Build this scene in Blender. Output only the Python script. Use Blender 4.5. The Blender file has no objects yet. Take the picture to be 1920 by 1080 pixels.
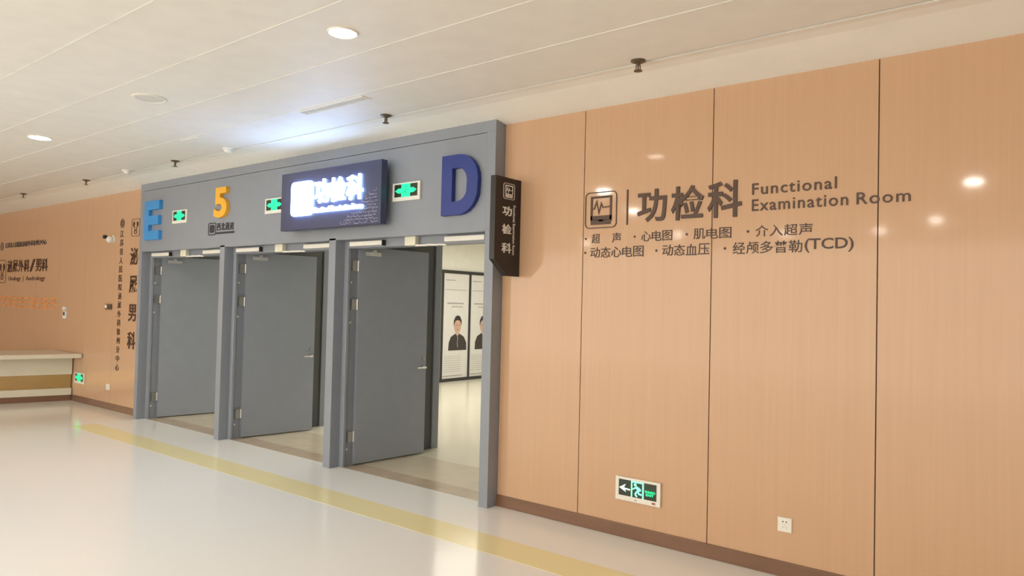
import bpy, bmesh, math, random
from mathutils import Vector, Matrix
random.seed(7)
S = bpy.context.scene
C = S.collection
PI = math.pi

# ------------------------------------------------------------------ camera
yaw, pitch, roll = 0.664135, 0.024824, 0.023534
fwd = Vector((-math.sin(yaw)*math.cos(pitch), math.cos(yaw)*math.cos(pitch), math.sin(pitch)))
rgt = Vector((math.cos(yaw), math.sin(yaw), 0))
up = rgt.cross(fwd)
r2 = rgt*math.cos(roll) + up*math.sin(roll)
u2 = up*math.cos(roll) - rgt*math.sin(roll)
cd = bpy.data.cameras.new('camera'); cam = bpy.data.objects.new('camera', cd); C.objects.link(cam)
cd.sensor_width = 36; cd.lens = 1332.4/1920*36; cd.clip_start = .05; cd.clip_end = 200
m = Matrix((r2, u2, -fwd)).transposed().to_4x4(); m.translation = (0, 0, 1.6)
cam.matrix_world = m
S.camera = cam

# ------------------------------------------------------------------ world, exposure, large lights
w = bpy.data.worlds.new('world'); S.world = w; w.use_nodes = True
w.node_tree.nodes['Background'].inputs[0].default_value = (1.0, .935, .79, 1)
w.node_tree.nodes['Background'].inputs[1].default_value = 2.95
S.view_settings.view_transform = 'Standard'
S.view_settings.look = 'None'
S.view_settings.gamma = 1
S.view_settings.use_curve_mapping = False
S.view_settings.exposure = 0.45
S.cycles.max_bounces = 8
S.cycles.diffuse_bounces = 5
S.cycles.sample_clamp_indirect = 4
S.cycles.use_denoising = True

def area(name, loc, rot, size, power, col):
    l = bpy.data.lights.new(name, 'AREA'); l.shape = 'RECTANGLE'; l.size, l.size_y = size
    l.energy = power; l.color = col
    o = bpy.data.objects.new(name, l); C.objects.link(o); o.location = loc; o.rotation_euler = rot
    return o
area('corridor_light', (-7.2, 9.5, 2.85), (0, 0, 0), (3.5, 6), 105, (1, .97, .86))

# ------------------------------------------------------------------ materials
MATS = {}
def mat(name, col, rough=.5, metal=0, emit=0, ecol=None, spec=.5, coat=0, grain=None, coat_rough=.1):
    if name in MATS: return MATS[name]
    m = bpy.data.materials.new(name); m.use_nodes = True; nt = m.node_tree
    b = nt.nodes['Principled BSDF']
    b.inputs['Base Color'].default_value = (*col, 1); b.inputs['Roughness'].default_value = rough
    b.inputs['Metallic'].default_value = metal; b.inputs['Specular IOR Level'].default_value = spec
    b.inputs['Coat Weight'].default_value = coat; b.inputs['Coat Roughness'].default_value = coat_rough
    if emit:
        b.inputs['Emission Color'].default_value = (*(ecol or col), 1); b.inputs['Emission Strength'].default_value = emit
    tc = nt.nodes.new('ShaderNodeTexCoord'); mp = nt.nodes.new('ShaderNodeMapping')
    nz = nt.nodes.new('ShaderNodeTexNoise'); mx = nt.nodes.new('ShaderNodeMix'); mx.data_type = 'RGBA'
    sc, amt, dark = grain or ((6, 6, 6), .35, .94)
    mp.inputs['Scale'].default_value = sc
    nz.inputs['Scale'].default_value = 1; nz.inputs['Detail'].default_value = 4
    nt.links.new(tc.outputs['Object'], mp.inputs[0]); nt.links.new(mp.outputs[0], nz.inputs['Vector'])
    nt.links.new(nz.outputs[0], mx.inputs[0])
    mx.inputs[6].default_value = (*[c*dark for c in col], 1)
    mx.inputs[7].default_value = (*[min(1, c*(2-dark)) for c in col], 1)
    nt.links.new(mx.outputs[2], b.inputs['Base Color'])
    MATS[name] = m
    return m
WOOD = mat('wood_laminate', (.59, .375, .238), .07, grain=((60, 60, 1.2), 1, .95), spec=.35)
JOINT = mat('joint_dark', (.13, .07, .045), .7)
SKIRT = mat('skirting_brown', (.20, .105, .065), .25, grain=((3, 3, 20), 1, .8))
CEIL = mat('ceiling_paint', (.86, .85, .82), .55)
BAND = mat('ceiling_edge_brightened', (.96, .95, .91), .6)  # whiter than the ceiling panels in place of brighter light along the edge
RIB = mat('ceiling_rib', (.84, .83, .80), .5)
FLOOR = mat('floor_tile', (.90, .90, .885), .13, grain=((.7, .7, .7), 1, .98), spec=.5)
YEL = mat('floor_yellow', (.90, .81, .46), .13, grain=((1.2, 3, 2), 1, .96))
THRESH = mat('threshold_stone', (.54, .43, .32), .2, grain=((5, 5, 5), 1, .78))
THRESH2 = mat('threshold_stone_pale', (.68, .60, .46), .2, grain=((5, 5, 5), 1, .85))
GREY = mat('portal_grey', (.265, .29, .34), .42)
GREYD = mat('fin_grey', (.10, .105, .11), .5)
LEAF = mat('door_grey', (.295, .325, .38), .36)
GAP = mat('gap_black', (.02, .02, .02), .8)
STEEL = mat('steel', (.42, .42, .42), .32, metal=.9)
BRIGHT = mat('bright_steel', (.8, .8, .8), .3, metal=.6)
WHITE = mat('white_plastic', (.82, .80, .75), .4)
CREAM = mat('cream_plastic', (.78, .76, .62), .45)
TXT = mat('brown_lettering', (.075, .034, .018), .45)
TXTS = mat('dark_brown_lettering', (.055, .024, .014), .45)
BLUE = mat('navy_blue', (.018, .040, .24), .4)
SKY = mat('light_blue', (.045, .29, .70), .4)
GOLD = mat('yellow_letter', (.88, .46, .045), .4)
BOX = mat('sign_black_blue_glow', (.05, .058, .13), .35)  # blue glow of the lit letters is put into the face colour
BLADE = mat('blade_black', (.014, .010, .010), .35)
LED = mat('led_white', (.9, .93, 1), .5, emit=10, ecol=(.36, .58, 1))
PATT = mat('sign_pattern', (.30, .30, .42), .5)
WPRINT = mat('white_print', (.80, .78, .78), .5)
GREEN = mat('green_lit', (.0, .5, .2), .5, emit=1.0, ecol=(.01, .95, .30))
MINT = mat('mint_lit', (.2, .6, .4), .5, emit=.85, ecol=(.22, .95, .62))
WLIT = mat('white_lit', (.7, .8, .7), .5, emit=.7, ecol=(.7, 1, .85))
SIGNBLK = mat('exit_panel_black', (.02, .035, .02), .25)
LAMP = mat('lamp_glow', (1, .97, .9), .5, emit=200, ecol=(1, .93, .82))
LAMP2 = mat('lamp_glow_bright', (1, .97, .9), .5, emit=13, ecol=(1, .94, .86))
BRASS = mat('brass_dark', (.16, .12, .08), .4, metal=.6)
DARKTXT = mat('charcoal_lettering', (.03, .03, .045), .5)
PEACH = mat('orange_lettering', (.78, .31, .10), .4)
DESKW = mat('desk_white', (.74, .69, .58), .3)
DESKG = mat('desk_gold', (.52, .38, .18), .14, metal=.75)
WALLW = mat('corridor_white', (.86, .85, .80), .6)
FRAMEB = mat('frame_black', (.03, .03, .032), .4)
PAPER = mat('poster_paper', (.74, .72, .71), .6)
PRINTG = mat('print_grey', (.40, .38, .38), .6)
SKIN = mat('print_skin', (.62, .40, .30), .6)
HAIR = mat('print_hair', (.035, .028, .025), .6)
CLOTH = mat('print_cloth', (.05, .04, .038), .6)
CORFLOOR = mat('corridor_floor', (.82, .77, .64), .2, grain=((.7, .7, .7), 1, .97))

# ------------------------------------------------------------------ helpers
def wloc(o):
    v = Vector((0, 0, 0))
    while o is not None: v += o.location; o = o.parent
    return v
def obj(name, bm, mt, parent=None, loc=None, kind=None):
    """vertices are given in world space; the object's origin goes to loc"""
    pw = wloc(parent) if parent else Vector((0, 0, 0))
    o_w = Vector(loc) if loc is not None else pw
    bmesh.ops.translate(bm, verts=bm.verts, vec=-o_w)
    bmesh.ops.recalc_face_normals(bm, faces=bm.faces)
    me = bpy.data.meshes.new(name); bm.to_mesh(me); bm.free()
    for x in (mt if isinstance(mt, list) else [mt]): me.materials.append(x)
    o = bpy.data.objects.new(name, me); C.objects.link(o)
    if parent: o.parent = parent
    o.location = o_w - pw
    if kind: o['kind'] = kind
    return o
def tag(o, label, cat, group=None):
    o['label'] = label; o['category'] = cat
    if group: o['group'] = group
    return o
def empty(name, loc, label=None, cat=None, group=None, kind=None, parent=None):
    o = bpy.data.objects.new(name, None); C.objects.link(o)
    if parent: o.parent = parent; o.location = Vector(loc) - wloc(parent)
    else: o.location = loc
    o.empty_display_size = .05
    if label: tag(o, label, cat, group)
    if kind: o['kind'] = kind
    return o
def B(): return bmesh.new()
def box(bm, x0, x1, y0, y1, z0, z1, bev=0, mi=0):
    r = bmesh.ops.create_cube(bm, size=1)
    vs = r['verts']
    bmesh.ops.scale(bm, verts=vs, vec=(x1-x0, y1-y0, z1-z0))
    bmesh.ops.translate(bm, verts=vs, vec=((x0+x1)/2, (y0+y1)/2, (z0+z1)/2))
    fs = {f for v in vs for f in v.link_faces}
    for f in fs: f.material_index = mi
    if bev:
        es = list({e for v in vs for e in v.link_edges})
        bmesh.ops.bevel(bm, geom=es, offset=bev, segments=2, affect='EDGES', profile=.5)
    return bm
def cyl(bm, c, r, h, axis='z', seg=24, r2=None):
    """cylinder or cone centred on c"""
    rot = {'z': Matrix(), 'y': Matrix.Rotation(PI/2, 4, 'X'), 'x': Matrix.Rotation(PI/2, 4, 'Y')}[axis]
    bmesh.ops.create_cone(bm, cap_ends=True, segments=seg, radius1=r, radius2=r if r2 is None else r2, depth=h,
                          matrix=Matrix.Translation(c) @ rot)
    return bm
def lathe(bm, c, prof, seg=28):
    rings = []
    for r, z in prof:
        rings.append([bm.verts.new((c[0]+r*math.cos(2*PI*k/seg), c[1]+r*math.sin(2*PI*k/seg), c[2]+z)) for k in range(seg)])
    for a, b in zip(rings, rings[1:]):
        for k in range(seg): bm.faces.new((a[k], a[(k+1) % seg], b[(k+1) % seg], b[k]))
    if prof[0][0] > 1e-4: bm.faces.new(rings[0])
    if prof[-1][0] > 1e-4: bm.faces.new(rings[-1])
    return bm
# a drawing plane: maps (a, b, d) = (right, up, out of the surface) to the world
def PY(y): return lambda a, b, d: (a, y-d, b)        # surface that faces the hall (towards -y)
def PX(x): return lambda a, b, d: (x+d, a, b)        # surface that faces +x
def prism(bm, pts, pl, d0, d1):
    lo = [bm.verts.new(pl(a, b, d0)) for a, b in pts]; hi = [bm.verts.new(pl(a, b, d1)) for a, b in pts]
    n = len(pts)
    try:
        bm.faces.new(hi); bm.faces.new(lo[::-1])
        for i in range(n): bm.faces.new((lo[i], lo[(i+1) % n], hi[(i+1) % n], hi[i]))
    except ValueError: pass
    return bm
def stroke(bm, pts, wd, pl, d0, d1, closed=False):
    """one continuous thick line with mitred corners"""
    n = len(pts); P = [Vector(p) for p in pts]; L, R = [], []
    for i in range(n):
        a = P[i-1] if (i > 0 or closed) else None; b = P[(i+1) % n] if (i < n-1 or closed) else None
        t1 = (P[i]-a).normalized() if a is not None else (b-P[i]).normalized()
        t2 = (b-P[i]).normalized() if b is not None else t1
        nn = Vector((-t1.y-t2.y, t1.x+t2.x))
        nn = nn.normalized() if nn.length > 1e-6 else Vector((-t1.y, t1.x))
        k = wd/2/max(.35, nn.dot(Vector((-t1.y, t1.x))))
        L.append(P[i]+nn*k); R.append(P[i]-nn*k)
    V = [[bm.verts.new(pl(q.x, q.y, d)) for q in s] for s in (L, R) for d in (d0, d1)]
    l0, l1, q0, q1 = V
    rng = range(n if closed else n-1)
    for i in rng:
        j = (i+1) % n
        bm.faces.new((l1[i], l1[j], q1[j], q1[i])); bm.faces.new((l0[i], q0[i], q0[j], l0[j]))
        bm.faces.new((l0[i], l0[j], l1[j], l1[i])); bm.faces.new((q0[i], q1[i], q1[j], q0[j]))
    if not closed:
        bm.faces.new((l0[0], l1[0], q1[0], q0[0])); bm.faces.new((l0[-1], q0[-1], q1[-1], l1[-1]))
    return bm
def rrect(x0, x1, z0, z1, r, n=5):
    out = []
    for cx, cz, a0 in ((x1-r, z1-r, 0), (x0+r, z1-r, 90), (x0+r, z0+r, 180), (x1-r, z0+r, 270)):
        for k in range(n+1):
            a = math.radians(a0+90*k/n); out.append((cx+r*math.cos(a), cz+r*math.sin(a)))
    return out
def ell(cx, cz, rx, rz, n=20, a0=0, a1=360):
    full = abs(a1-a0) >= 360
    return [(cx+rx*math.cos(math.radians(a0+(a1-a0)*k/(n if full else n-1))), cz+rz*math.sin(math.radians(a0+(a1-a0)*k/(n if full else n-1)))) for k in range(n)]
def text(name, body, x0, x1, z0, z1, pl, mt, parent, depth=.004, bold=0, d0=.0, rot=0, res=3, space=1, fat=0, kind=None):
    """lettering of Blender's built-in font turned into a mesh and fitted to a box; rot=-90 turns the line downwards"""
    cu = bpy.data.curves.new('t', 'FONT'); cu.body = body; cu.size = 1; cu.resolution_u = res
    cu.offset = bold; cu.extrude = .5; cu.space_character = space
    to = bpy.data.objects.new('t', cu); C.objects.link(to)
    dg = bpy.context.evaluated_depsgraph_get()
    me = bpy.data.meshes.new_from_object(to.evaluated_get(dg))
    bpy.data.objects.remove(to); bpy.data.curves.remove(cu)
    V = [Vector(v.co) for v in me.vertices]
    if rot == -90: V = [Vector((v.y, -v.x, v.z)) for v in V]
    ax, bx = min(v.x for v in V), max(v.x for v in V); ay, by = min(v.y for v in V), max(v.y for v in V)
    for v, q in zip(me.vertices, V):
        a = x0+(q.x-ax)/(bx-ax)*(x1-x0); b = z0+(q.y-ay)/(by-ay)*(z1-z0)
        v.co = pl(a, b, d0+(q.z+.5)*depth)
    bm = B(); bm.from_mesh(me)
    if fat:
        for da, db, dd in ((fat, 0, .0003), (-fat, 0, .0006), (0, fat, .0009), (0, -fat, .0012)):
            m2 = me.copy(); off = Vector(pl(da, db, dd))-Vector(pl(0, 0, 0)); m2.transform(Matrix.Translation(off)); bm.from_mesh(m2); bpy.data.meshes.remove(m2)
    bpy.data.meshes.remove(me)
    return obj(name, bm, mt, parent, kind=kind)
def chars(body, x0, x1, z0, z1, pl, mt, parent, name='character', **k):
    n = len(body); wd = (x1-x0)/n
    for i, ch in enumerate(body):
        if ch != ' ': text(name, ch, x0+wd*(i+.04), x0+wd*(i+.96), z0, z1, pl, mt, parent, **k)

YW, YF, H = 4.457, 4.337, 3.065      # wall face, portal face, top of the walls
COL = [(-9.662, -9.58), (-7.66, -7.562), (-5.67, -5.567), (-3.685, -3.593)]
LZ = 2.192

# ------------------------------------------------------------------ setting: floor
fl = obj('floor', box(B(), -24, 6, -10, 4.45, -.12, 0), FLOOR, kind='structure')
obj('yellow_strip', box(B(), -9.6, 5, 3.57, 3.86, -.01, .0012), YEL, fl)
for x0, x1 in zip([c[1] for c in COL[:3]], [c[0] for c in COL[1:]]):
    obj('threshold_slab', box(B(), x0+.01, x1-.01, 4.45, 4.68, -.1, .0008), THRESH, fl)
    obj('threshold_slab', box(B(), x0+.01, x1-.01, 4.683, 5.35, -.1, .0008), THRESH2, fl)
obj('floor_2', box(B(), -12, -1.5, 4.45, 16, -.12, -.0), CORFLOOR, kind='structure')

# ------------------------------------------------------------------ setting: ceiling, made of long strip panels
ce = obj('ceiling', box(B(), -24, 6, -9, 4.7, 3.16, 3.3), CEIL, kind='structure')
ys = [1.69-.55*k for k in range(20)][::-1] + [2.25, 2.80, 3.36, 3.90]
for a, b in zip(ys, ys[1:]):
    obj('ceiling_panel', box(B(), -24, 6, max(a, -9)+.008, b-.008, 3.12, 3.16, bev=.003), CEIL, ce)
    if b < 3.8: obj('ceiling_rib', box(B(), -24, 6, b-.008, b+.008, 3.1168, 3.16), RIB, ce)
bm = B()
prof = [(3.92, 3.12), (3.99, 3.128), (4.08, 3.124), (4.2, 3.105), (4.34, 3.082), (4.47, 3.062), (4.47, 3.165), (3.92, 3.165)]
va = [bm.verts.new((-24, y, z)) for y, z in prof]; vb = [bm.verts.new((6, y, z)) for y, z in prof]
for i in range(len(prof)):
    j = (i+1) % len(prof); bm.faces.new((va[i], va[j], vb[j], vb[i]))
bm.faces.new(va); bm.faces.new(vb[::-1])
obj('ceiling_edge_band', bm, BAND, ce)

# ------------------------------------------------------------------ setting: wood panelled walls
def panel_wall(name, xa, xb, joints, gap):
    wl = obj(name, box(B(), xa, xb, YW+.012, 4.60, 0, 3.16), JOINT, kind='structure')
    xs = [xa] + [j for j in joints if xa < j < xb] + [xb]
    for a, b in zip(xs, xs[1:]):
        obj('wall_panel', box(B(), a+gap/2, b-gap/2, YW, YW+.012, .09, H+.005), WOOD, wl)
    return wl
panel_wall('wall_right', -3.593, 6, [-2.83, -1.838, -.854, .13, 1.12, 2.11, 3.1, 4.1, 5.1], .007)
panel_wall('wall_left', -24, -9.662, [-9.66-.99*k for k in range(1, 15)][::-1], .0025)
obj('baseboard_right', box(B(), -3.593, 6, YW-.012, YW+.01, 0, .092, bev=.003), SKIRT, kind='structure')
obj('baseboard_left', box(B(), -24, -9.662, YW-.012, YW+.01, 0, .092, bev=.003), SKIRT, kind='structure')
obj('wall_side_blocker', box(B(), 6, 6.2, -9, 4.6, 0, 3.16), WOOD, kind='structure')  # unseen wall, added to block light from the right
obj('wall_far_blocker', box(B(), -17.2, -17, -9, 4.45, 0, 3.11), WOOD, kind='structure')  # unseen wall, added in wood to cut the light on the left wall

# ------------------------------------------------------------------ grey portal (one thing)
pt = empty('door_portal', (-6.63, YF, 0), 'grey metal portal framing three double doorways between wood panelled walls', 'portal')
for i, (a, b) in enumerate(COL):
    obj('column', box(B(), a, b, YF, 4.60, 0, LZ+.02, bev=.003), GREY, pt)
obj('fascia', box(B(), COL[0][1]+.006, COL[3][0]-.0005, YF, 4.55, LZ, 2.985), GREY, pt)
obj('top_band', box(B(), COL[0][0], COL[3][1], YF, 4.55, 2.99, 3.088, bev=.002), GREY, pt)
obj('side_band', box(B(), COL[0][0], COL[0][1]+.002, YF, 4.55, LZ+.02, 2.99), GREY, pt)
obj('side_band', box(B(), COL[3][0]-.0, COL[3][1], YF, 4.55, LZ+.02, 2.99), GREY, pt)
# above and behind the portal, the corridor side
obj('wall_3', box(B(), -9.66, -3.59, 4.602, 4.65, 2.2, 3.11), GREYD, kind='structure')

# ------------------------------------------------------------------ three double doors
def lever(parent, P, sgn):
    """P maps local leaf coords (u along leaf, t out of the face) to the world"""
    bm = B()
    for z, h, r in ((.92, .0, .026), (1.01, 0, .021)):
        n = 18; ring = [(r*math.cos(2*PI*k/n), r*math.sin(2*PI*k/n)) for k in range(n)]
        lo = [bm.verts.new(P(.845+a, 0, z+b)) for a, b in ring]; hi = [bm.verts.new(P(.845+a*.9, .012, z+b*.9)) for a, b in ring]
        bm.faces.new(lo); bm.faces.new(hi)
        for k in range(n): bm.faces.new((lo[k], lo[(k+1) % n], hi[(k+1) % n], hi[k]))
    obj('escutcheon', bm, STEEL, parent)
    bm = B()
    pts = [(.845, .01), (.845, .05), (.835, .058), (.79, .058), (.73, .054)]
    rr = [.010, .010, .010, .009, .008]; rings = []
    for (u, t), r in zip(pts, rr):
        ring = []
        for k in range(10):
            a = 2*PI*k/10
            if t < .055 and u > .84: ring.append(bm.verts.new(P(u+r*math.cos(a), t, .92+r*math.sin(a))))
            else: ring.append(bm.verts.new(P(u, t+r*math.cos(a), .92+r*math.sin(a))))
        rings.append(ring)
    for a, b in zip(rings, rings[1:]):
        for k in range(10): bm.faces.new((a[k], a[(k+1) % 10], b[(k+1) % 10], b[k]))
    bm.faces.new(rings[0]); bm.faces.new(rings[-1])
    obj('lever_handle', bm, BRIGHT, parent)
def door(idx, x0, x1, angL, bracket):
    d = empty('door_%d' % idx, ((x0+x1)/2, 4.5, 0), kind='structure')
    # frame with a rebate: nearer stop, deeper seat for the leaf
    fr = empty('door_frame', ((x0+x1)/2, 4.5, 0), parent=d)
    for s, xa in ((1, x0), (-1, x1)):
        a, b = sorted((xa, xa+s*.062)); obj('jamb', box(B(), a, b, 4.446, 4.475, 0, 2.19, bev=.003), GREY, fr)
        a, b = sorted((xa, xa+s*.040)); obj('jamb_rebate', box(B(), a, b, 4.476, 4.60, 0, 2.19), GREY, fr)
    obj('header', box(B(), x0+.001, x1-.001, 4.450, 4.60, 2.118, 2.195, bev=.003), GREY, fr)
    W = (x1-x0)/2-.055
    for s, xa, ang in ((1, x0, angL), (-1, x1, 89)):
        hx, hy = xa+s*.075, 4.575
        a = math.radians(ang); dx, dy = s*math.cos(a), math.sin(a)
        nx, ny = dy*s, -dx*s           # the face that looks across the doorway
        def P(u, t, z, hx=hx, hy=hy, dx=dx, dy=dy, nx=nx, ny=ny): return (hx+u*dx+t*nx, hy+u*dy+t*ny, z)
        bm = B(); z0, z1 = .012, 2.148
        vs = [bm.verts.new(P(u, t, z)) for z in (z0, z1) for u, t in ((0, -.045), (W, -.045), (W, 0), (0, 0))]
        for f in ((0, 1, 2, 3), (4, 5, 6, 7), (0, 1, 5, 4), (1, 2, 6, 5), (2, 3, 7, 6), (3, 0, 4, 7)): bm.faces.new([vs[i] for i in f])
        bmesh.ops.bevel(bm, geom=list(bm.edges), offset=.003, segments=2, affect='EDGES')
        lf = obj('door_leaf', bm, LEAF, d, loc=(hx, hy, 0))
        lever(lf, P, s)
        bm = B()       # arm bracket of the closer near the leaf's top
        for u0, u1, t0, t1, za, zb in ((.07, .25, 0, .012, 2.062, 2.10), (.14, .17, .01, .045, 2.07, 2.12), (.10, .21, .035, .05, 2.075, 2.09)):
            vs = [bm.verts.new(P(u, t, z)) for z in (za, zb) for u, t in ((u0, t0), (u1, t0), (u1, t1), (u0, t1))]
            for f in ((0, 1, 2, 3), (4, 5, 6, 7), (0, 1, 5, 4), (1, 2, 6, 5), (2, 3, 7, 6), (3, 0, 4, 7)): bm.faces.new([vs[i] for i in f])
        obj('closer_bracket', bm, BRIGHT, lf)
        for z in (.285, 1.575, 1.955):
            bm = B(); cyl(bm, (xa+s*.060, 4.575, z), .011, .105, seg=14)
            for k in (-1, 0, 1): cyl(bm, (xa+s*.060, 4.575, z+k*.0345), .0125, .032, seg=14)
            box(bm, *sorted((xa+s*.040, xa+s*.058)), 4.505, 4.572, z-.052, z+.052)
            obj('hinge', bm, STEEL, d)
        bm = B()
        for z in (.165, 1.40, 1.79):
            cyl(bm, (xa+s*.044, 4.50, z), .010, .012, axis='x', seg=12)
        obj('rubber_stop', bm, WHITE, d)
    # closer rails and the coordinator box on the header
    for a, b in ((x0+.115, x0+.575), (x1-.515, x1-.065)):
        bar = obj('closer_rail', box(B(), a, b, 4.408, 4.449, 2.134, 2.176, bev=.004), WHITE, d)
        obj('rail_end_cap', box(B(), b, b+.012, 4.410, 4.449, 2.128, 2.180), GAP, bar)
    c = x0+.96
    bx = obj('coordinator_box', box(B(), c-.068, c+.068, 4.395, 4.449, 2.112, 2.205, bev=.008), CREAM, d)
    bm = B(); pts = [(c+.06, 4.405), (c+.2, 4.402), (c+.33, 4.41), (c+.40, 4.44)]
    for (xa, ya), (xb, yb) in zip(pts, pts[1:]):
        vs = [bm.verts.new(q) for q in ((xa, ya, 2.106), (xb, yb, 2.103), (xb, yb, 2.116), (xa, ya, 2.120), (xa, ya+.014, 2.106), (xb, yb+.014, 2.103), (xb, yb+.014, 2.116), (xa, ya+.014, 2.120))]
        for f in ((0, 1, 2, 3), (4, 5, 6, 7), (0, 1, 5, 4), (1, 2, 6, 5), (2, 3, 7, 6), (3, 0, 4, 7)): bm.faces.new([vs[i] for i in f])
    obj('coordinator_arm', bm, WHITE, bx)
door(1, COL[0][1], COL[1][0], 80.5, 1)
door(2, COL[1][1], COL[2][0], 82, 1)
door(3, COL[2][1], COL[3][0], 85, 1)

# fin walls between the doorways, corridor side
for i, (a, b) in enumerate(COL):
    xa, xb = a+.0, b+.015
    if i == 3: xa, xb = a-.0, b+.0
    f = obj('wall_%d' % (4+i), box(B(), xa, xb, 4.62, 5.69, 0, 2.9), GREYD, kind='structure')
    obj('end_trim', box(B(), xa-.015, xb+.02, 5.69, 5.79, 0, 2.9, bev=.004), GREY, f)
# ------------------------------------------------------------------ corridor behind the doors
obj('wall_8', box(B(), -10.25, -10.10, 4.6, 16, 0, 2.9), WALLW, kind='structure')
obj('wall_9', box(B(), -10.25, -1.5, 14.5, 14.7, 0, 2.9), WALLW, kind='structure')
obj('wall_10', box(B(), -2.9, -2.75, 4.6, 14.5, 0, 2.9), WALLW, kind='structure')
obj('ceiling_2', box(B(), -10.25, -2.75, 4.62, 14.6, 2.9, 3.0), WALLW, kind='structure')
ex = PX(-10.10)
y0 = 11.41-.84*3
for k in range(6):
    a = y0+.84*k; b = a+.84
    lab = ['third poster left of the jacket portrait, hidden by the open door', 'second poster left of the jacket portrait, hidden by the open door',
           'tall poster with a person in dark jacket, left of the black mullion', 'tall poster right of the black mullion, portrait half hidden by the column',
           'first poster past the half hidden portrait, behind the portal column', 'last poster of the corridor row, behind the portal column'][k]
    pr = empty('poster', (-10.10, (a+b)/2, 0.06), lab, 'poster', 'framed posters along the corridor wall')
    pn = obj('paper', box(B(), -10.10, -10.075, a+.025, b-.025, .065, 2.24), PAPER, pr)
    bm = B(); box(bm, -10.10, -10.055, a-.025, a+.025, 0, 2.305)
    if k == 5: box(bm, -10.10, -10.055, b-.025, b+.025, 0, 2.305)
    obj('mullion', bm, FRAMEB, pr)
    bm = B(); box(bm, -10.10, -10.058, a+.025, b-.025, 2.24, 2.305); obj('top_rail', bm, FRAMEB, pr)
    bm = B(); box(bm, -10.10, -10.058, a+.025, b-.025, 0, .065); obj('bottom_rail', bm, FRAMEB, pr)
    pl = PX(-10.075)
    cy = b-.36 if k < 3 else a+.47
    bm = B(); prism(bm, [(cy-.27, .64), (cy-.26, .80), (cy-.2, .92), (cy-.07, .985), (cy+.07, .985), (cy+.2, .92), (cy+.28, .80), (cy+.29, .64)], pl, .001, .003); obj('printed_jacket', bm, CLOTH, pr)
    bm = B(); prism(bm, [(cy-.055, 1.05), (cy-.05, .97), (cy, .94), (cy+.05, .97), (cy+.055, 1.05)], pl, .003, .004); prism(bm, ell(cy, 1.15, .105, .155, 22), pl, .004, .005); obj('printed_face', bm, SKIN, pr)
    bm = B(); prism(bm, [(cy-.122, 1.15), (cy-.118, 1.26), (cy-.07, 1.345), (cy, 1.37), (cy+.07, 1.345), (cy+.118, 1.26), (cy+.122, 1.15), (cy+.10, 1.20), (cy+.07, 1.255), (cy, 1.27), (cy-.07, 1.255), (cy-.10, 1.20)], pl, .005, .006)
    prism(bm, ell(cy-.042, 1.165, .02, .006, 8), pl, .005, .006); prism(bm, ell(cy+.042, 1.165, .02, .006, 8), pl, .005, .006); prism(bm, ell(cy, 1.075, .028, .006, 8), pl, .005, .006)
    obj('printed_hair', bm, HAIR, pr)
    bm = B()
    stroke(bm, [(cy-.01, .96), (cy+.015, .88), (cy-.005, .80), (cy+.015, .70)], .018, pl, .004, .005)
    for z, c0, c1, t in ((2.10, .06, .36, .018), (1.90, .05, .70, .012), (1.62, .12, .62, .030), (1.55, .25, .60, .02)):
        box(bm, -10.074, -10.073, a+.03+c0, a+.03+c1, z-t/2, z+t/2)
    for q in range(8): box(bm, -10.074, -10.073, a+.08, a+.60, .20+.045*q, .206+.045*q)
    box(bm, -10.074, -10.073, a+.06, a+.66, .105, .125)
    obj('printed_lines', bm, PRINTG, pr, kind='stuff')

# ------------------------------------------------------------------ big letters on the fascia
pl = PY(YF)
def letter(name, bm, mt, loc, lab): tag(obj(name, bm, mt, loc=loc), lab, 'letter')
bm = B(); x, z = -9.445, 2.335; wE, hE, t = .39, .50, .115
prism(bm, [(x, z), (x+wE, z), (x+wE, z+t), (x+t, z+t), (x+t, z+.1925), (x+wE-.02, z+.1925), (x+wE-.02, z+.3075), (x+t, z+.3075), (x+t, z+hE-t), (x+wE, z+hE-t), (x+wE, z+hE), (x, z+hE)], pl, 0, .045)
letter('letter_e', bm, SKY, (x+.2, YF, z), 'light blue raised capital E at the left end of the grey fascia')
bm = B(); x, z = -4.135, 2.335; wD, hD = .40, .50
def dcurve(x0, x1, z0, z1, r):
    o = [(x0, z0)]
    n = 12
    for k in range(n+1):
        a = -PI/2+PI*k/n
        rr = r; cz = (z0+r) if a < 0 else (z1-r)
        o.append((x1-r+r*math.cos(a), cz+r*math.sin(a)))
    return o+[(x0, z1)]
outer = dcurve(x, x+wD, z, z+hD, .215); inner = dcurve(x+.118, x+wD-.118, z+.112, z+hD-.112, .105)
lo = {}
for nm, pts in (('o', outer), ('i', inner)):
    for d in (0, .045): lo[nm, d] = [bm.verts.new(pl(a, b, d)) for a, b in pts]
n = len(outer)
for i in range(n):
    j = (i+1) % n
    bm.faces.new((lo['o', .045][i], lo['o', .045][j], lo['i', .045][j], lo['i', .045][i]))
    bm.faces.new((lo['o', 0][i], lo['i', 0][i], lo['i', 0][j], lo['o', 0][j]))
    bm.faces.new((lo['o', 0][i], lo['o', 0][j], lo['o', .045][j], lo['o', .045][i]))
    bm.faces.new((lo['i', 0][i], lo['i', .045][i], lo['i', .045][j], lo['i', 0][j]))
letter('letter_d', bm, BLUE, (x+.2, YF, z), 'dark blue raised capital D at the right end of the grey fascia')
five = text('digit_five', '5', -7.745, -7.475, 2.525, 2.872, pl, GOLD, None, depth=.045, bold=.035, res=8)
tag(five, 'yellow raised digit 5 on the grey fascia above the small black passage sign', 'letter')

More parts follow.
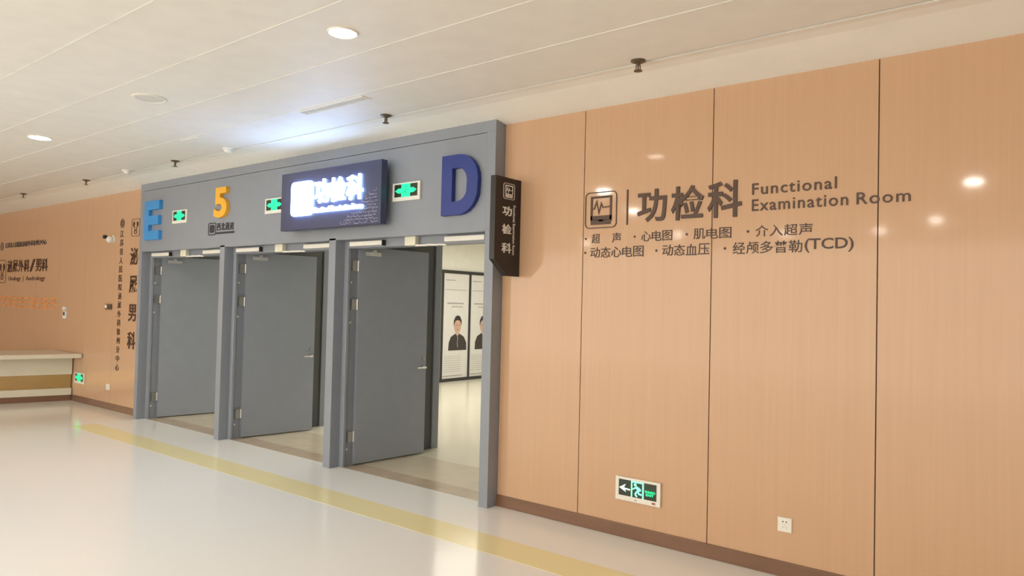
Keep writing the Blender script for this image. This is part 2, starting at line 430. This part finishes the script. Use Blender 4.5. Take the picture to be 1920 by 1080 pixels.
# ------------------------------------------------------------------ icons
def monitor_icon(x0, x1, z0, z1, pl, mt, parent, d0, d1, outline=True):
    W, Hh = x1-x0, z1-z0; X = lambda u: x0+u*W; Z = lambda v: z0+v*Hh
    bm = B()
    if outline: stroke(bm, rrect(x0, x1, z0, z1, W*.13), W*.024, pl, d0, d1, closed=True)
    u = W*.06
    stroke(bm, [(X(.2), Z(.20)), (X(.2), Z(.86)), (X(.82), Z(.86)), (X(.82), Z(.20))], u, pl, d0, d1, closed=True)
    prism(bm, [(X(.17), Z(.22)), (X(.85), Z(.22)), (X(.85), Z(.34)), (X(.17), Z(.34))], pl, d0, d1)
    prism(bm, [(X(.40), Z(.18)), (X(.62), Z(.18)), (X(.56), Z(.225)), (X(.46), Z(.225))], pl, d0, d1)
    prism(bm, [(X(.18), Z(.09)), (X(.82), Z(.09)), (X(.82), Z(.17)), (X(.18), Z(.17))], pl, d0, d1)
    stroke(bm, [(X(.23), Z(.54)), (X(.29), Z(.54)), (X(.36), Z(.74)), (X(.44), Z(.42)), (X(.51), Z(.68)), (X(.56), Z(.57)), (X(.80), Z(.58))], W*.035, pl, d0, d1)
    return obj('monitor_icon', bm, mt, parent)
def kidney_icon(x0, x1, z0, z1, pl, mt, parent, d1=.004):
    W, Hh = x1-x0, z1-z0; X = lambda u: x0+u*W; Z = lambda v: z0+v*Hh
    bm = B(); stroke(bm, rrect(x0, x1, z0, z1, W*.12), W*.025, pl, 0, d1, closed=True)
    for s in (-1, 1):
        prism(bm, [(X(.5+s*p), Z(q)) for p, q in ((.12, .62), (.10, .76), (.2, .86), (.33, .80), (.36, .66), (.28, .54), (.18, .54), (.22, .62), (.2, .66))], pl, 0, d1)
        stroke(bm, [(X(.5+s*.16), Z(.60)), (X(.5+s*.12), Z(.42)), (X(.5+s*.05), Z(.30))], W*.05, pl, 0, d1)
    stroke(bm, ell(X(.5), Z(.24), W*.16, Hh*.1, 16), W*.05, pl, 0, d1, closed=True)
    return obj('kidney_icon', bm, mt, parent)

# ------------------------------------------------------------------ lit sign box
sg = empty('light_box_sign', (-5.5, 4.23, 2.3), 'large dark box sign with glowing white department lettering above the middle doorway', 'sign')
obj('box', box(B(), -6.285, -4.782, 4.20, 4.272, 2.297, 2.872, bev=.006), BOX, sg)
for x in (-6.0, -5.05):
    obj('wall_bracket', box(B(), x-.04, x+.04, 4.272, YF, 2.35, 2.80), GREY, sg)
pl = PY(4.20)
bm = B(); prism(bm, rrect(-6.09, -5.755, 2.432, 2.768, .045), pl, 0, .02)
ic = obj('lit_icon_tile', bm, LED, sg)
bm = B()
for a, b, c, e in ((-5.95, 2.665, -5.90, 2.665), (-5.91, 2.60, -5.89, 2.58), (-6.04, 2.475, -6.02, 2.46)): stroke(bm, [(a, b), (c, e)], .008, pl, .0195, .0225)
obj('icon_detail', bm, PATT, ic, kind='stuff')
for i, ch in enumerate('功检科'):
    text('lit_character', ch, -5.728+.242*i, -5.502+.242*i, 2.535, 2.765, pl, LED, sg, depth=.02, bold=.022)
text('lit_english_line', 'Functional Examination Room', -5.728, -5.015, 2.448, 2.500, pl, LED, sg, depth=.02, bold=.03, res=2, kind='stuff')
bm = B()
for r in range(10):
    z = 2.32+.031*r; xs = -4.81-.52*(1-r/10.5)
    x = xs
    while x < -4.84:
        L = random.uniform(.02, .07)
        if random.random() < .92: stroke(bm, [(x, z+random.uniform(-.006, .006)), (min(x+L, -4.81), z+random.uniform(-.006, .006))], random.choice((.005, .008)), pl, 0, .002)
        if random.random() < .65: stroke(bm, [(x, z), (x, z+.022)], .005, pl, 0, .002)
        x += L+.012
obj('line_pattern', bm, PATT, sg, kind='stuff')

# ------------------------------------------------------------------ small passage sign under the 5
ps = empty('passage_sign', (-7.65, YF, 2.34), 'small black icon and four characters stuck under the yellow digit 5', 'sign')
pl = PY(YF)
bm = B(); stroke(bm, rrect(-7.92, -7.765, 2.34, 2.475, .02), .012, pl, 0, .004, closed=True)
prism(bm, rrect(-7.895, -7.79, 2.365, 2.455, .02), pl, 0, .004)
obj('passage_icon', bm, DARKTXT, ps)
chars('西北通道', -7.745, -7.375, 2.382, 2.468, pl, DARKTXT, ps, bold=.02)
bm = B(); prism(bm, [(-7.75, 2.343), (-7.37, 2.343), (-7.37, 2.366), (-7.75, 2.366)], pl, 0, .004); obj('underline_bar', bm, DARKTXT, ps)

# ------------------------------------------------------------------ exit signs
def exit_sign(x0, z0, ysurf, lab, mode):
    W, Hh = .345, .163; x1, z1 = x0+W, z0+Hh
    r = empty('exit_sign', ((x0+x1)/2, ysurf, z0), lab, 'exit sign', 'green exit signs')
    obj('housing', box(B(), x0, x1, ysurf-.02, ysurf, z0, z1, bev=.004), WHITE, r)
    pl = PY(ysurf-.02); X = lambda u: x0+u*W; Z = lambda v: z0+v*Hh
    bm = B(); prism(bm, [(X(.08), Z(.22)), (X(.92), Z(.22)), (X(.92), Z(.90)), (X(.08), Z(.90))], pl, -.004, .001); obj('dark_panel', bm, SIGNBLK, r)
    # doorway with a running figure
    fm, mm = (MINT, MINT) if mode == 'low' else (GREEN, GREEN)
    if mode == 'low':
        bm = B(); prism(bm, [(X(.36), Z(.22)), (X(.39), Z(.22)), (X(.39), Z(.84)), (X(.61), Z(.84)), (X(.61), Z(.22)), (X(.645), Z(.22)), (X(.645), Z(.90)), (X(.36), Z(.90))], pl, .001, .002)
        obj('lit_doorway', bm, fm, r)
        bm = B()
        prism(bm, ell(X(.455), Z(.76), .011, .011, 12), pl, .002, .003)
        for pts, t in (([(.47, .66), (.52, .62), (.53, .50)], .020), ([(.47, .66), (.42, .58), (.39, .56)], .009), ([(.52, .66), (.565, .60), (.575, .52)], .009),
                       ([(.515, .50), (.54, .40), (.60, .38)], .012), ([(.50, .50), (.46, .38), (.47, .32), (.50, .27)], .012)):
            stroke(bm, [(X(a), Z(b)) for a, b in pts], t, pl, .002, .003)
        obj('running_figure', bm, mm, r)
        bm = B(); stroke(bm, [(X(.34), Z(.50)), (X(.12), Z(.54))], .010, pl, .001, .002)
        prism(bm, [(X(.09), Z(.54)), (X(.24), Z(.72)), (X(.20), Z(.56)), (X(.25), Z(.38))], pl, .001, .0022)
        obj('lit_arrow', bm, WLIT, r)
        text('lit_characters', '安全出口', X(.67), X(.89), Z(.50), Z(.61), pl, GREEN, r, depth=.001, d0=.001, bold=.03, res=2)
        text('lit_word', 'EXIT', X(.69), X(.86), Z(.38), Z(.47), pl, GREEN, r, depth=.001, d0=.001, bold=.03, res=2)
        bm = B(); prism(bm, rrect(X(.82), X(.90), Z(.07), Z(.16), .004), pl, 0, .001); obj('test_button', bm, mat('button_dull_red', (.32, .14, .13), .5), r)
        bm = B(); prism(bm, [(X(.44), Z(.07)), (X(.50), Z(.07)), (X(.46), Z(.15))], pl, 0, .001); obj('maker_mark', bm, PRINTG, r)
    else:
        bm = B(); prism(bm, [(X(.34), Z(.20)), (X(.66), Z(.20)), (X(.66), Z(.92)), (X(.34), Z(.92))], pl, .001, .002)
        obj('lit_doorway', bm, GREEN, r)
        bm = B(); prism(bm, ell(X(.52), Z(.76), .009, .009, 10), pl, .002, .003)
        for pts, t in (([(.51, .66), (.47, .50)], .012), ([(.51, .64), (.58, .56)], .007), ([(.47, .50), (.54, .40), (.52, .28)], .008), ([(.47, .50), (.42, .42), (.38, .42)], .008)):
            stroke(bm, [(X(a), Z(b)) for a, b in pts], t, pl, .002, .003)
        obj('running_figure', bm, MATS['exit_panel_black'] if 0 else mat('exit_figure_green', (.0, .22, .10), .5, emit=.55, ecol=(.01, .62, .22)), r)
        for s in (-1, 1):
            c = .5; bm = B()
            prism(bm, [(X(c+s*q), Z(v)) for q, v in ((.15, .42), (.28, .42), (.39, .55), (.28, .68), (.15, .68))], pl, .001, .0022)
            obj('lit_arrow', bm, GREEN, r)
    return r
FY = YF
exit_sign(-8.76, 2.514, FY, 'green exit sign on the fascia between the light blue E and the yellow 5', 'up')
exit_sign(-6.755, 2.512, FY, 'green exit sign on the fascia half hidden behind the left side of the lit box', 'up')
exit_sign(-4.763, 2.502, FY, 'green exit sign on the fascia between the lit box and the dark blue D', 'up')
exit_sign(-2.507, .259, YW, 'exit sign with left arrow and running figure low on the right wood wall', 'low')
exit_sign(-11.85, .278, YW, 'small green exit sign low on the left wall beside the reception desk', 'up')

# ------------------------------------------------------------------ lettering on the right wall
pl = PY(YW)
w1 = empty('department_name_lettering', (-1.75, YW, 2.18), 'large brown department name with monitor icon and English words on the right wall', 'wall lettering')
monitor_icon(-2.812, -2.552, 2.182, 2.442, pl, TXT, w1, 0, .006)
bm = B(); prism(bm, [(-2.470, 2.192), (-2.459, 2.192), (-2.459, 2.443), (-2.470, 2.443)], pl, 0, .006); obj('divider_bar', bm, TXT, w1)
for ch, a, b, z0, z1 in (('功', -2.382, -2.163, 2.205, 2.428), ('检', -2.126, -1.895, 2.203, 2.432), ('科', -1.868, -1.642, 2.205, 2.440)):
    text('character', ch, a, b, z0, z1, pl, TXT, w1, depth=.008, bold=.012, fat=.0022, res=4)
text('english_word', 'Functional', -1.576, -1.075, 2.335, 2.407, pl, TXT, w1, depth=.006, bold=.006, space=1.14)
text('english_word', 'Examination', -1.576, -1.012, 2.232, 2.306, pl, TXT, w1, depth=.006, bold=.006, space=1.14)
text('english_word', 'Room', -.967, -.690, 2.232, 2.302, pl, TXT, w1, depth=.006, bold=.006, space=1.14)
w2 = empty('service_list_lettering', (-1.9, YW, 1.96), 'two rows of small brown service names with bullets under the department name', 'wall lettering')
px2x = {}
def xr(px):      # column positions along the wall, measured on the photograph
    t = [(1097, -2.822), (1157, -2.552), (1210, -2.319), (1390, -1.647), (1524, -1.207), (1600, -.982), (1708, -.689)]
    for (a, b), (c, d) in zip(t, t[1:]):
        if px <= c or (c, d) == t[-1]: return b+(px-a)/(c-a)*(d-b)
def bullet(px, z):
    bm = B(); prism(bm, ell(xr(px), z, .0085, .0085, 14), pl, 0, .003); obj('bullet', bm, TXTS, w2)
ZA, ZB = 2.069, 1.964
for px in (1100.5, 1191, 1292, 1404.5): bullet(px, ZA+.036)
for s, a, b in (('超', 1111, 1128), ('声', 1149, 1167), ('心电图', 1202, 1265), ('肌电图', 1304, 1375), ('介入超声', 1418, 1525)):
    chars(s, xr(a), xr(b), ZA, ZA+.071, pl, TXTS, w2, depth=.003, bold=.006)
for px in (1100, 1233, 1363): bullet(px, ZB+.038)
for s, a, b in (('动态心电图', 1109, 1208), ('动态血压', 1244, 1336), ('经颅多普勒', 1376, 1507)):
    chars(s, xr(a), xr(b), ZB, ZB+.076, pl, TXTS, w2, depth=.003, bold=.006)
text('abbreviation', '(TCD)', xr(1510), xr(1601), ZB-.004, ZB+.082, pl, TXTS, w2, depth=.003, bold=.012)

# ------------------------------------------------------------------ blade sign beside the portal
bs = empty('blade_sign', (-3.44, YW, 1.83), 'black vertical blade sign with white characters projecting beside the portal', 'sign')
bm = B(); prism(bm, [(4.14, 2.59), (YW, 2.59), (YW, 1.83), (4.30, 1.83), (4.14, 1.952)], PX(-3.47), 0, .05)
obj('board', bm, BLADE, bs)
plb = PX(-3.42)
monitor_icon(4.235, 4.372, 2.425, 2.545, plb, WPRINT, bs, 0, .003)
for ch, z0, z1 in (('功', 2.293, 2.368), ('检', 2.152, 2.229), ('科', 2.005, 2.084)):
    text('character', ch, 4.228, 4.343, z0, z1, plb, WPRINT, bs, depth=.003, bold=.022)
text('english_line', 'Functional Examination Room', 4.360, 4.388, 1.995, 2.383, plb, WPRINT, bs, depth=.002, rot=-90, bold=.01, res=2, kind='stuff')

# ------------------------------------------------------------------ lettering on the left wall
pl = PY(YW)
w3 = empty('vertical_hospital_lettering', (-10.46, YW, .52), 'thin vertical column of small brown characters under a round emblem on the left wall', 'wall lettering')
bm = B(); stroke(bm, ell(-10.455, 2.625, .058, .058, 24), .012, pl, 0, .004, closed=True); stroke(bm, ell(-10.455, 2.625, .032, .034, 16), .010, pl, 0, .004, closed=True)
stroke(bm, [(-10.455, 2.585), (-10.455, 2.665)], .01, pl, 0, .004)
obj('round_emblem', bm, TXT, w3)
for i, ch in enumerate('江苏省人民医院泌尿外科徐州分中心'):
    z = 2.478-.1247*i
    text('character', ch, -10.512, -10.408, z-.047, z+.047, pl, TXT, w3, depth=.004, bold=.012)
w4 = empty('vertical_department_lettering', (-10.06, YW, .9), 'four large vertical brown characters under an icon, partly behind the portal edge', 'wall lettering')
kidney_icon(-10.165, -9.93, 2.43, 2.665, pl, TXT, w4)
for ch, z in (('泌', 2.155), ('尿', 1.77), ('男', 1.38), ('科', 1.005)):
    text('character', ch, -10.175, -9.945, z-.118, z+.118, pl, TXT, w4, depth=.006, bold=.02)
w5 = empty('header_lettering', (-14.2, YW, 2.42), 'row of small dark characters with a round emblem high on the far left wall', 'wall lettering')
bm = B(); stroke(bm, ell(-15.33, 2.462, .075, .068, 24), .016, pl, 0, .004, closed=True); stroke(bm, [(-15.33, 2.42), (-15.33, 2.50)], .03, pl, 0, .004)
obj('round_emblem', bm, DARKTXT, w5)
chars('江苏省人民医院泌尿外科徐州分中心', -15.16, -13.21, 2.425, 2.515, pl, DARKTXT, w5, bold=.015)
w6 = empty('department_row_lettering', (-14.1, YW, 1.8), 'row of large brown characters with an icon above English words on the far left wall', 'wall lettering')
kidney_icon(-15.46, -15.08, 1.80, 2.205, pl, TXTS, w6)
chars('泌尿外科/男科', -15.02, -13.12, 1.985, 2.197, pl, TXTS, w6, bold=.02, depth=.006)
text('english_word', 'Urology', -14.94, -14.33, 1.815, 1.91, pl, TXT, w6, bold=.01)
text('slash', '/', -14.23, -14.19, 1.815, 1.91, pl, TXT, w6, bold=.01)
text('english_word', 'Andrology', -14.09, -13.23, 1.815, 1.91, pl, TXT, w6, bold=.01)
w7 = empty('orange_wall_lettering', (-14.1, YW, 1.38), 'faint orange band of illegible characters over the reception desk', 'wall lettering')
for i in range(10):
    a = -15.5+.285*i; bm = B(); z0 = 1.375+random.uniform(-.01, .01)
    stroke(bm, [(a, z0+.16), (a+.2, z0+.16)], .03, pl, 0, .004); stroke(bm, [(a+.1, z0+.17), (a+.1, z0)], .04, pl, .0001, .0042)
    stroke(bm, [(a, z0+.09), (a+.2, z0+.09)], .03, pl, .0002, .0044); stroke(bm, [(a+.01, z0+.01), (a+.19, z0+.01)], .03, pl, .0003, .0046)
    obj('orange_character', bm, PEACH, w7)

# ------------------------------------------------------------------ small devices on the left wall
d = empty('wall_camera', (-10.74, YW, 2.42), 'small white dome camera with a dark lens high on the left wall', 'camera')
obj('mount_plate', cyl(B(), (-10.72, YW-.008, 2.415), .055, .016, axis='y'), WHITE, d)
bm = B(); bmesh.ops.create_uvsphere(bm, u_segments=18, v_segments=12, radius=.05, matrix=Matrix.Translation((-10.73, YW-.045, 2.405))); obj('camera_body', bm, WHITE, d)
obj('lens', cyl(B(), (-10.765, YW-.10, 2.44), .026, .04, axis='y', seg=16), GAP, d)
d = empty('card_reader', (-10.79, YW, 1.41), 'small dark card reader with a pale window on the left wall', 'card reader')
obj('reader_body', box(B(), -10.86, -10.69, YW-.03, YW, 1.41, 1.487, bev=.005), BRASS, d)
obj('reader_window', box(B(), -10.85, -10.79, YW-.034, YW-.028, 1.43, 1.475), WHITE, d)
d = empty('alarm_unit', (-12.31, YW, 1.235), 'small white call unit above the reception desk end', 'alarm')
obj('alarm_body', box(B(), -12.37, -12.25, YW-.03, YW, 1.235, 1.35, bev=.006), WHITE, d)
obj('alarm_face', box(B(), -12.34, -12.28, YW-.034, YW-.028, 1.285, 1.335), DARKTXT, d)
obj('alarm_top', box(B(), -12.36, -12.26, YW-.04, YW, 1.365, 1.42, bev=.006), WHITE, d)
def socket(x0, x1, z0, z1, lab):
    d = empty('power_socket', ((x0+x1)/2, YW, z0), lab, 'socket', 'white wall sockets')
    obj('face_plate', box(B(), x0, x1, YW-.009, YW, z0, z1, bev=.003), WHITE, d)
    cx, cz = (x0+x1)/2, (z0+z1)/2; bm = B()
    for s in (-1, 1): box(bm, cx+s*.010-.003, cx+s*.010+.003, YW-.0098, YW-.008, cz+.014, cz+.022)
    obj('pin_slots', bm, GAP, d)
    bm = B()
    box(bm, cx-.0015, cx+.0015, YW-.0096, YW-.008, cz-.004, cz+.003)
    for s in (-1, 1): box(bm, cx+s*.010-.002, cx+s*.010+.002, YW-.0096, YW-.008, cz-.020, cz-.012)
    obj('earth_slots', bm, PRINTG, d)
socket(-1.388, -1.304, .270, .356, 'white square power socket low on the right wood wall')
socket(-10.775, -10.665, .272, .356, 'white power socket low on the left wood wall near the portal')

# ------------------------------------------------------------------ reception desk
dk = empty('reception_desk', (-12.3, 3.2, 0), 'white reception desk with a gold recess and brown plinth against the left wall', 'desk')
O = Vector((-11.955, 4.42)); U = Vector((-.262, -.965)); N = Vector((.965, -.262))
def slab(name, n0, n1, z0, z1, mt, L=2.6, s0=0, bev=0):
    bm = B(); q = []
    def pt(n, far):
        p = O+N*n
        if far: return p+U*L
        t = (p.y-4.44)/.965          # slide along the front until the slab end meets the wall
        return p+U*(t+s0)
    for z in (z0, z1):
        for n, f in ((n0, 0), (n1, 0), (n1, 1), (n0, 1)):
            p = pt(n, f); q.append(bm.verts.new((p.x, p.y, z)))
    for f in ((0, 1, 2, 3), (4, 5, 6, 7), (0, 1, 5, 4), (1, 2, 6, 5), (2, 3, 7, 6), (3, 0, 4, 7)): bm.faces.new([q[i] for i in f])
    if bev: bmesh.ops.bevel(bm, geom=list(bm.edges), offset=bev, segments=2, affect='EDGES')
    return obj(name, bm, mt, dk)
slab('counter_top', -.75, .33, .665, .727, DESKW, bev=.006)
slab('upper_front', -.70, .0, .40, .665, DESKW)
slab('gold_recess', -.70, -.03, .19, .40, DESKG)
slab('lower_front', -.70, .0, .088, .19, DESKW)
slab('plinth', -.70, -.01, 0, .088, SKIRT)

# ------------------------------------------------------------------ ceiling fittings
def downlight(x, y, lab, mt=None, r=.13):
    d = empty('downlight', (x, y, 3.12), lab, 'ceiling light', 'round ceiling downlights')
    bm = B(); lathe(bm, (x, y, 3.12), [(r*1.18, -.001), (r*1.15, -.010), (r*1.02, -.008), (r, -.002)]); obj('trim_ring', bm, WHITE, d)
    obj('glowing_lens', cyl(B(), (x, y, 3.116), r, .006), mt or LAMP, d)
downlight(-7.84, 2.55, 'glowing round downlight at the left of the ceiling', None, .085)
downlight(-3.23, 2.52, 'brightest glowing downlight, at the top centre above the portal', LAMP2, .075)
for x, y, g in ((-4.76, .94, 'on the monitor icon'), (-5.32, -.9, 'between divider bar and first large character'), (-6.25, -4.48, 'between the two heart test names of the upper row'),
                (-.84, -.53, 'alone at the far right of the wood wall'), (-1.65, -4.06, 'low left of the far right glint'), (-2.69, -5.3, 'on the joint right of the lettering'),
                (-4.29, -5.05, 'over the last words of the upper service row'), (-8.91, -5.27, 'on the left joint beside the service rows')):
    downlight(x, y, 'ceiling downlight seen as a glint '+g, None, .085)
for x, y, lab in ((-2.08, 3.93, 'brass sprinkler head hanging nearest the right wood wall'), (-4.36, 3.92, 'sprinkler head in the ceiling to the right above the lit box'),
                  (-7.81, 3.91, 'sprinkler head in the ceiling above the yellow digit 5'), (-10.17, 3.95, 'sprinkler head in the ceiling left of the portal'),
                  (-12.44, 3.95, 'farthest sprinkler head, at the left above the desk')):
    y = 3.86; d = empty('sprinkler', (x, y, 3.12), lab, 'sprinkler', 'ceiling sprinklers')
    bm = B(); lathe(bm, (x, y, 3.12), [(.046, 0), (.046, -.006), (.030, -.014), (.012, -.016), (.012, -.03), (0.0, -.03)]); obj('escutcheon', bm, BRASS, d)
    bm = B()
    for s in (-1, 1):
        cyl(bm, (x+s*.014, y, 3.075), .0035, .034, seg=8)
    cyl(bm, (x, y, 3.078), .005, .03, seg=8); obj('frame_arms', bm, BRASS, d)
    bm = B(); lathe(bm, (x, y, 3.056), [(.0, .004), (.026, .002), (.026, -.002), (0, -.004)], 16); obj('deflector', bm, BRASS, d)
for x, y, lab in ((-6.69, 3.84, 'small white smoke detector on the ceiling above the left part of the lit box'), (-8.94, 3.84, 'small white smoke detector on the ceiling above the letter E')):
    d = empty('smoke_detector', (x, y, 3.12), lab, 'smoke detector', 'white smoke detectors')
    bm = B(); lathe(bm, (x, y, 3.12), [(.055, 0), (.055, -.012), (.045, -.02)]); obj('detector_base', bm, WHITE, d)
    bm = B(); lathe(bm, (x, y, 3.10), [(.042, 0), (.038, -.018), (.02, -.028), (0, -.03)]); obj('detector_dome', bm, WHITE, d)
d = empty('ceiling_speaker', (-5.53, 2.52, 3.12), 'flat round white speaker flush in the ceiling between the two downlights', 'speaker')
bm = B(); lathe(bm, (-5.53, 2.52, 3.12), [(.125, 0), (.125, -.006), (.108, -.010), (.104, -.004)]); obj('speaker_rim', bm, WHITE, d)
obj('speaker_grille', cyl(B(), (-5.53, 2.52, 3.117), .104, .004), mat('grille_grey', (.70, .69, .66), .6), d)
def vent(x0, x1, y0, y1, lab):
    d = empty('air_vent', ((x0+x1)/2, (y0+y1)/2, 3.12), lab, 'air vent')
    bm = B(); box(bm, x0, x1, y0, y0+.012, 3.112, 3.122); box(bm, x0, x1, y1-.012, y1, 3.112, 3.122)
    box(bm, x0, x0+.012, y0+.012, y1-.012, 3.112, 3.122); box(bm, x1-.012, x1, y0+.012, y1-.012, 3.112, 3.122); obj('vent_frame', bm, CEIL, d)
    obj('vent_back', box(B(), x0+.012, x1-.012, y0+.012, y1-.012, 3.117, 3.1225), mat('vent_shade', (.45, .44, .42), .7), d)
    n = max(2, int((y1-y0)/.025))
    for k in range(1, n): 
        y = y0+(y1-y0)*k/n; obj('slat', box(B(), x0+.012, x1-.012, y-.003, y+.003, 3.113, 3.117), RIB, d)
vent(-4.88, -4.10, 3.39, 3.49, 'narrow white linear air vent in the ceiling in front of the lit box')
vent(-6.75, -6.45, 3.38, 3.42, 'short narrow vent slot in the ceiling above the 5 and the lit box')
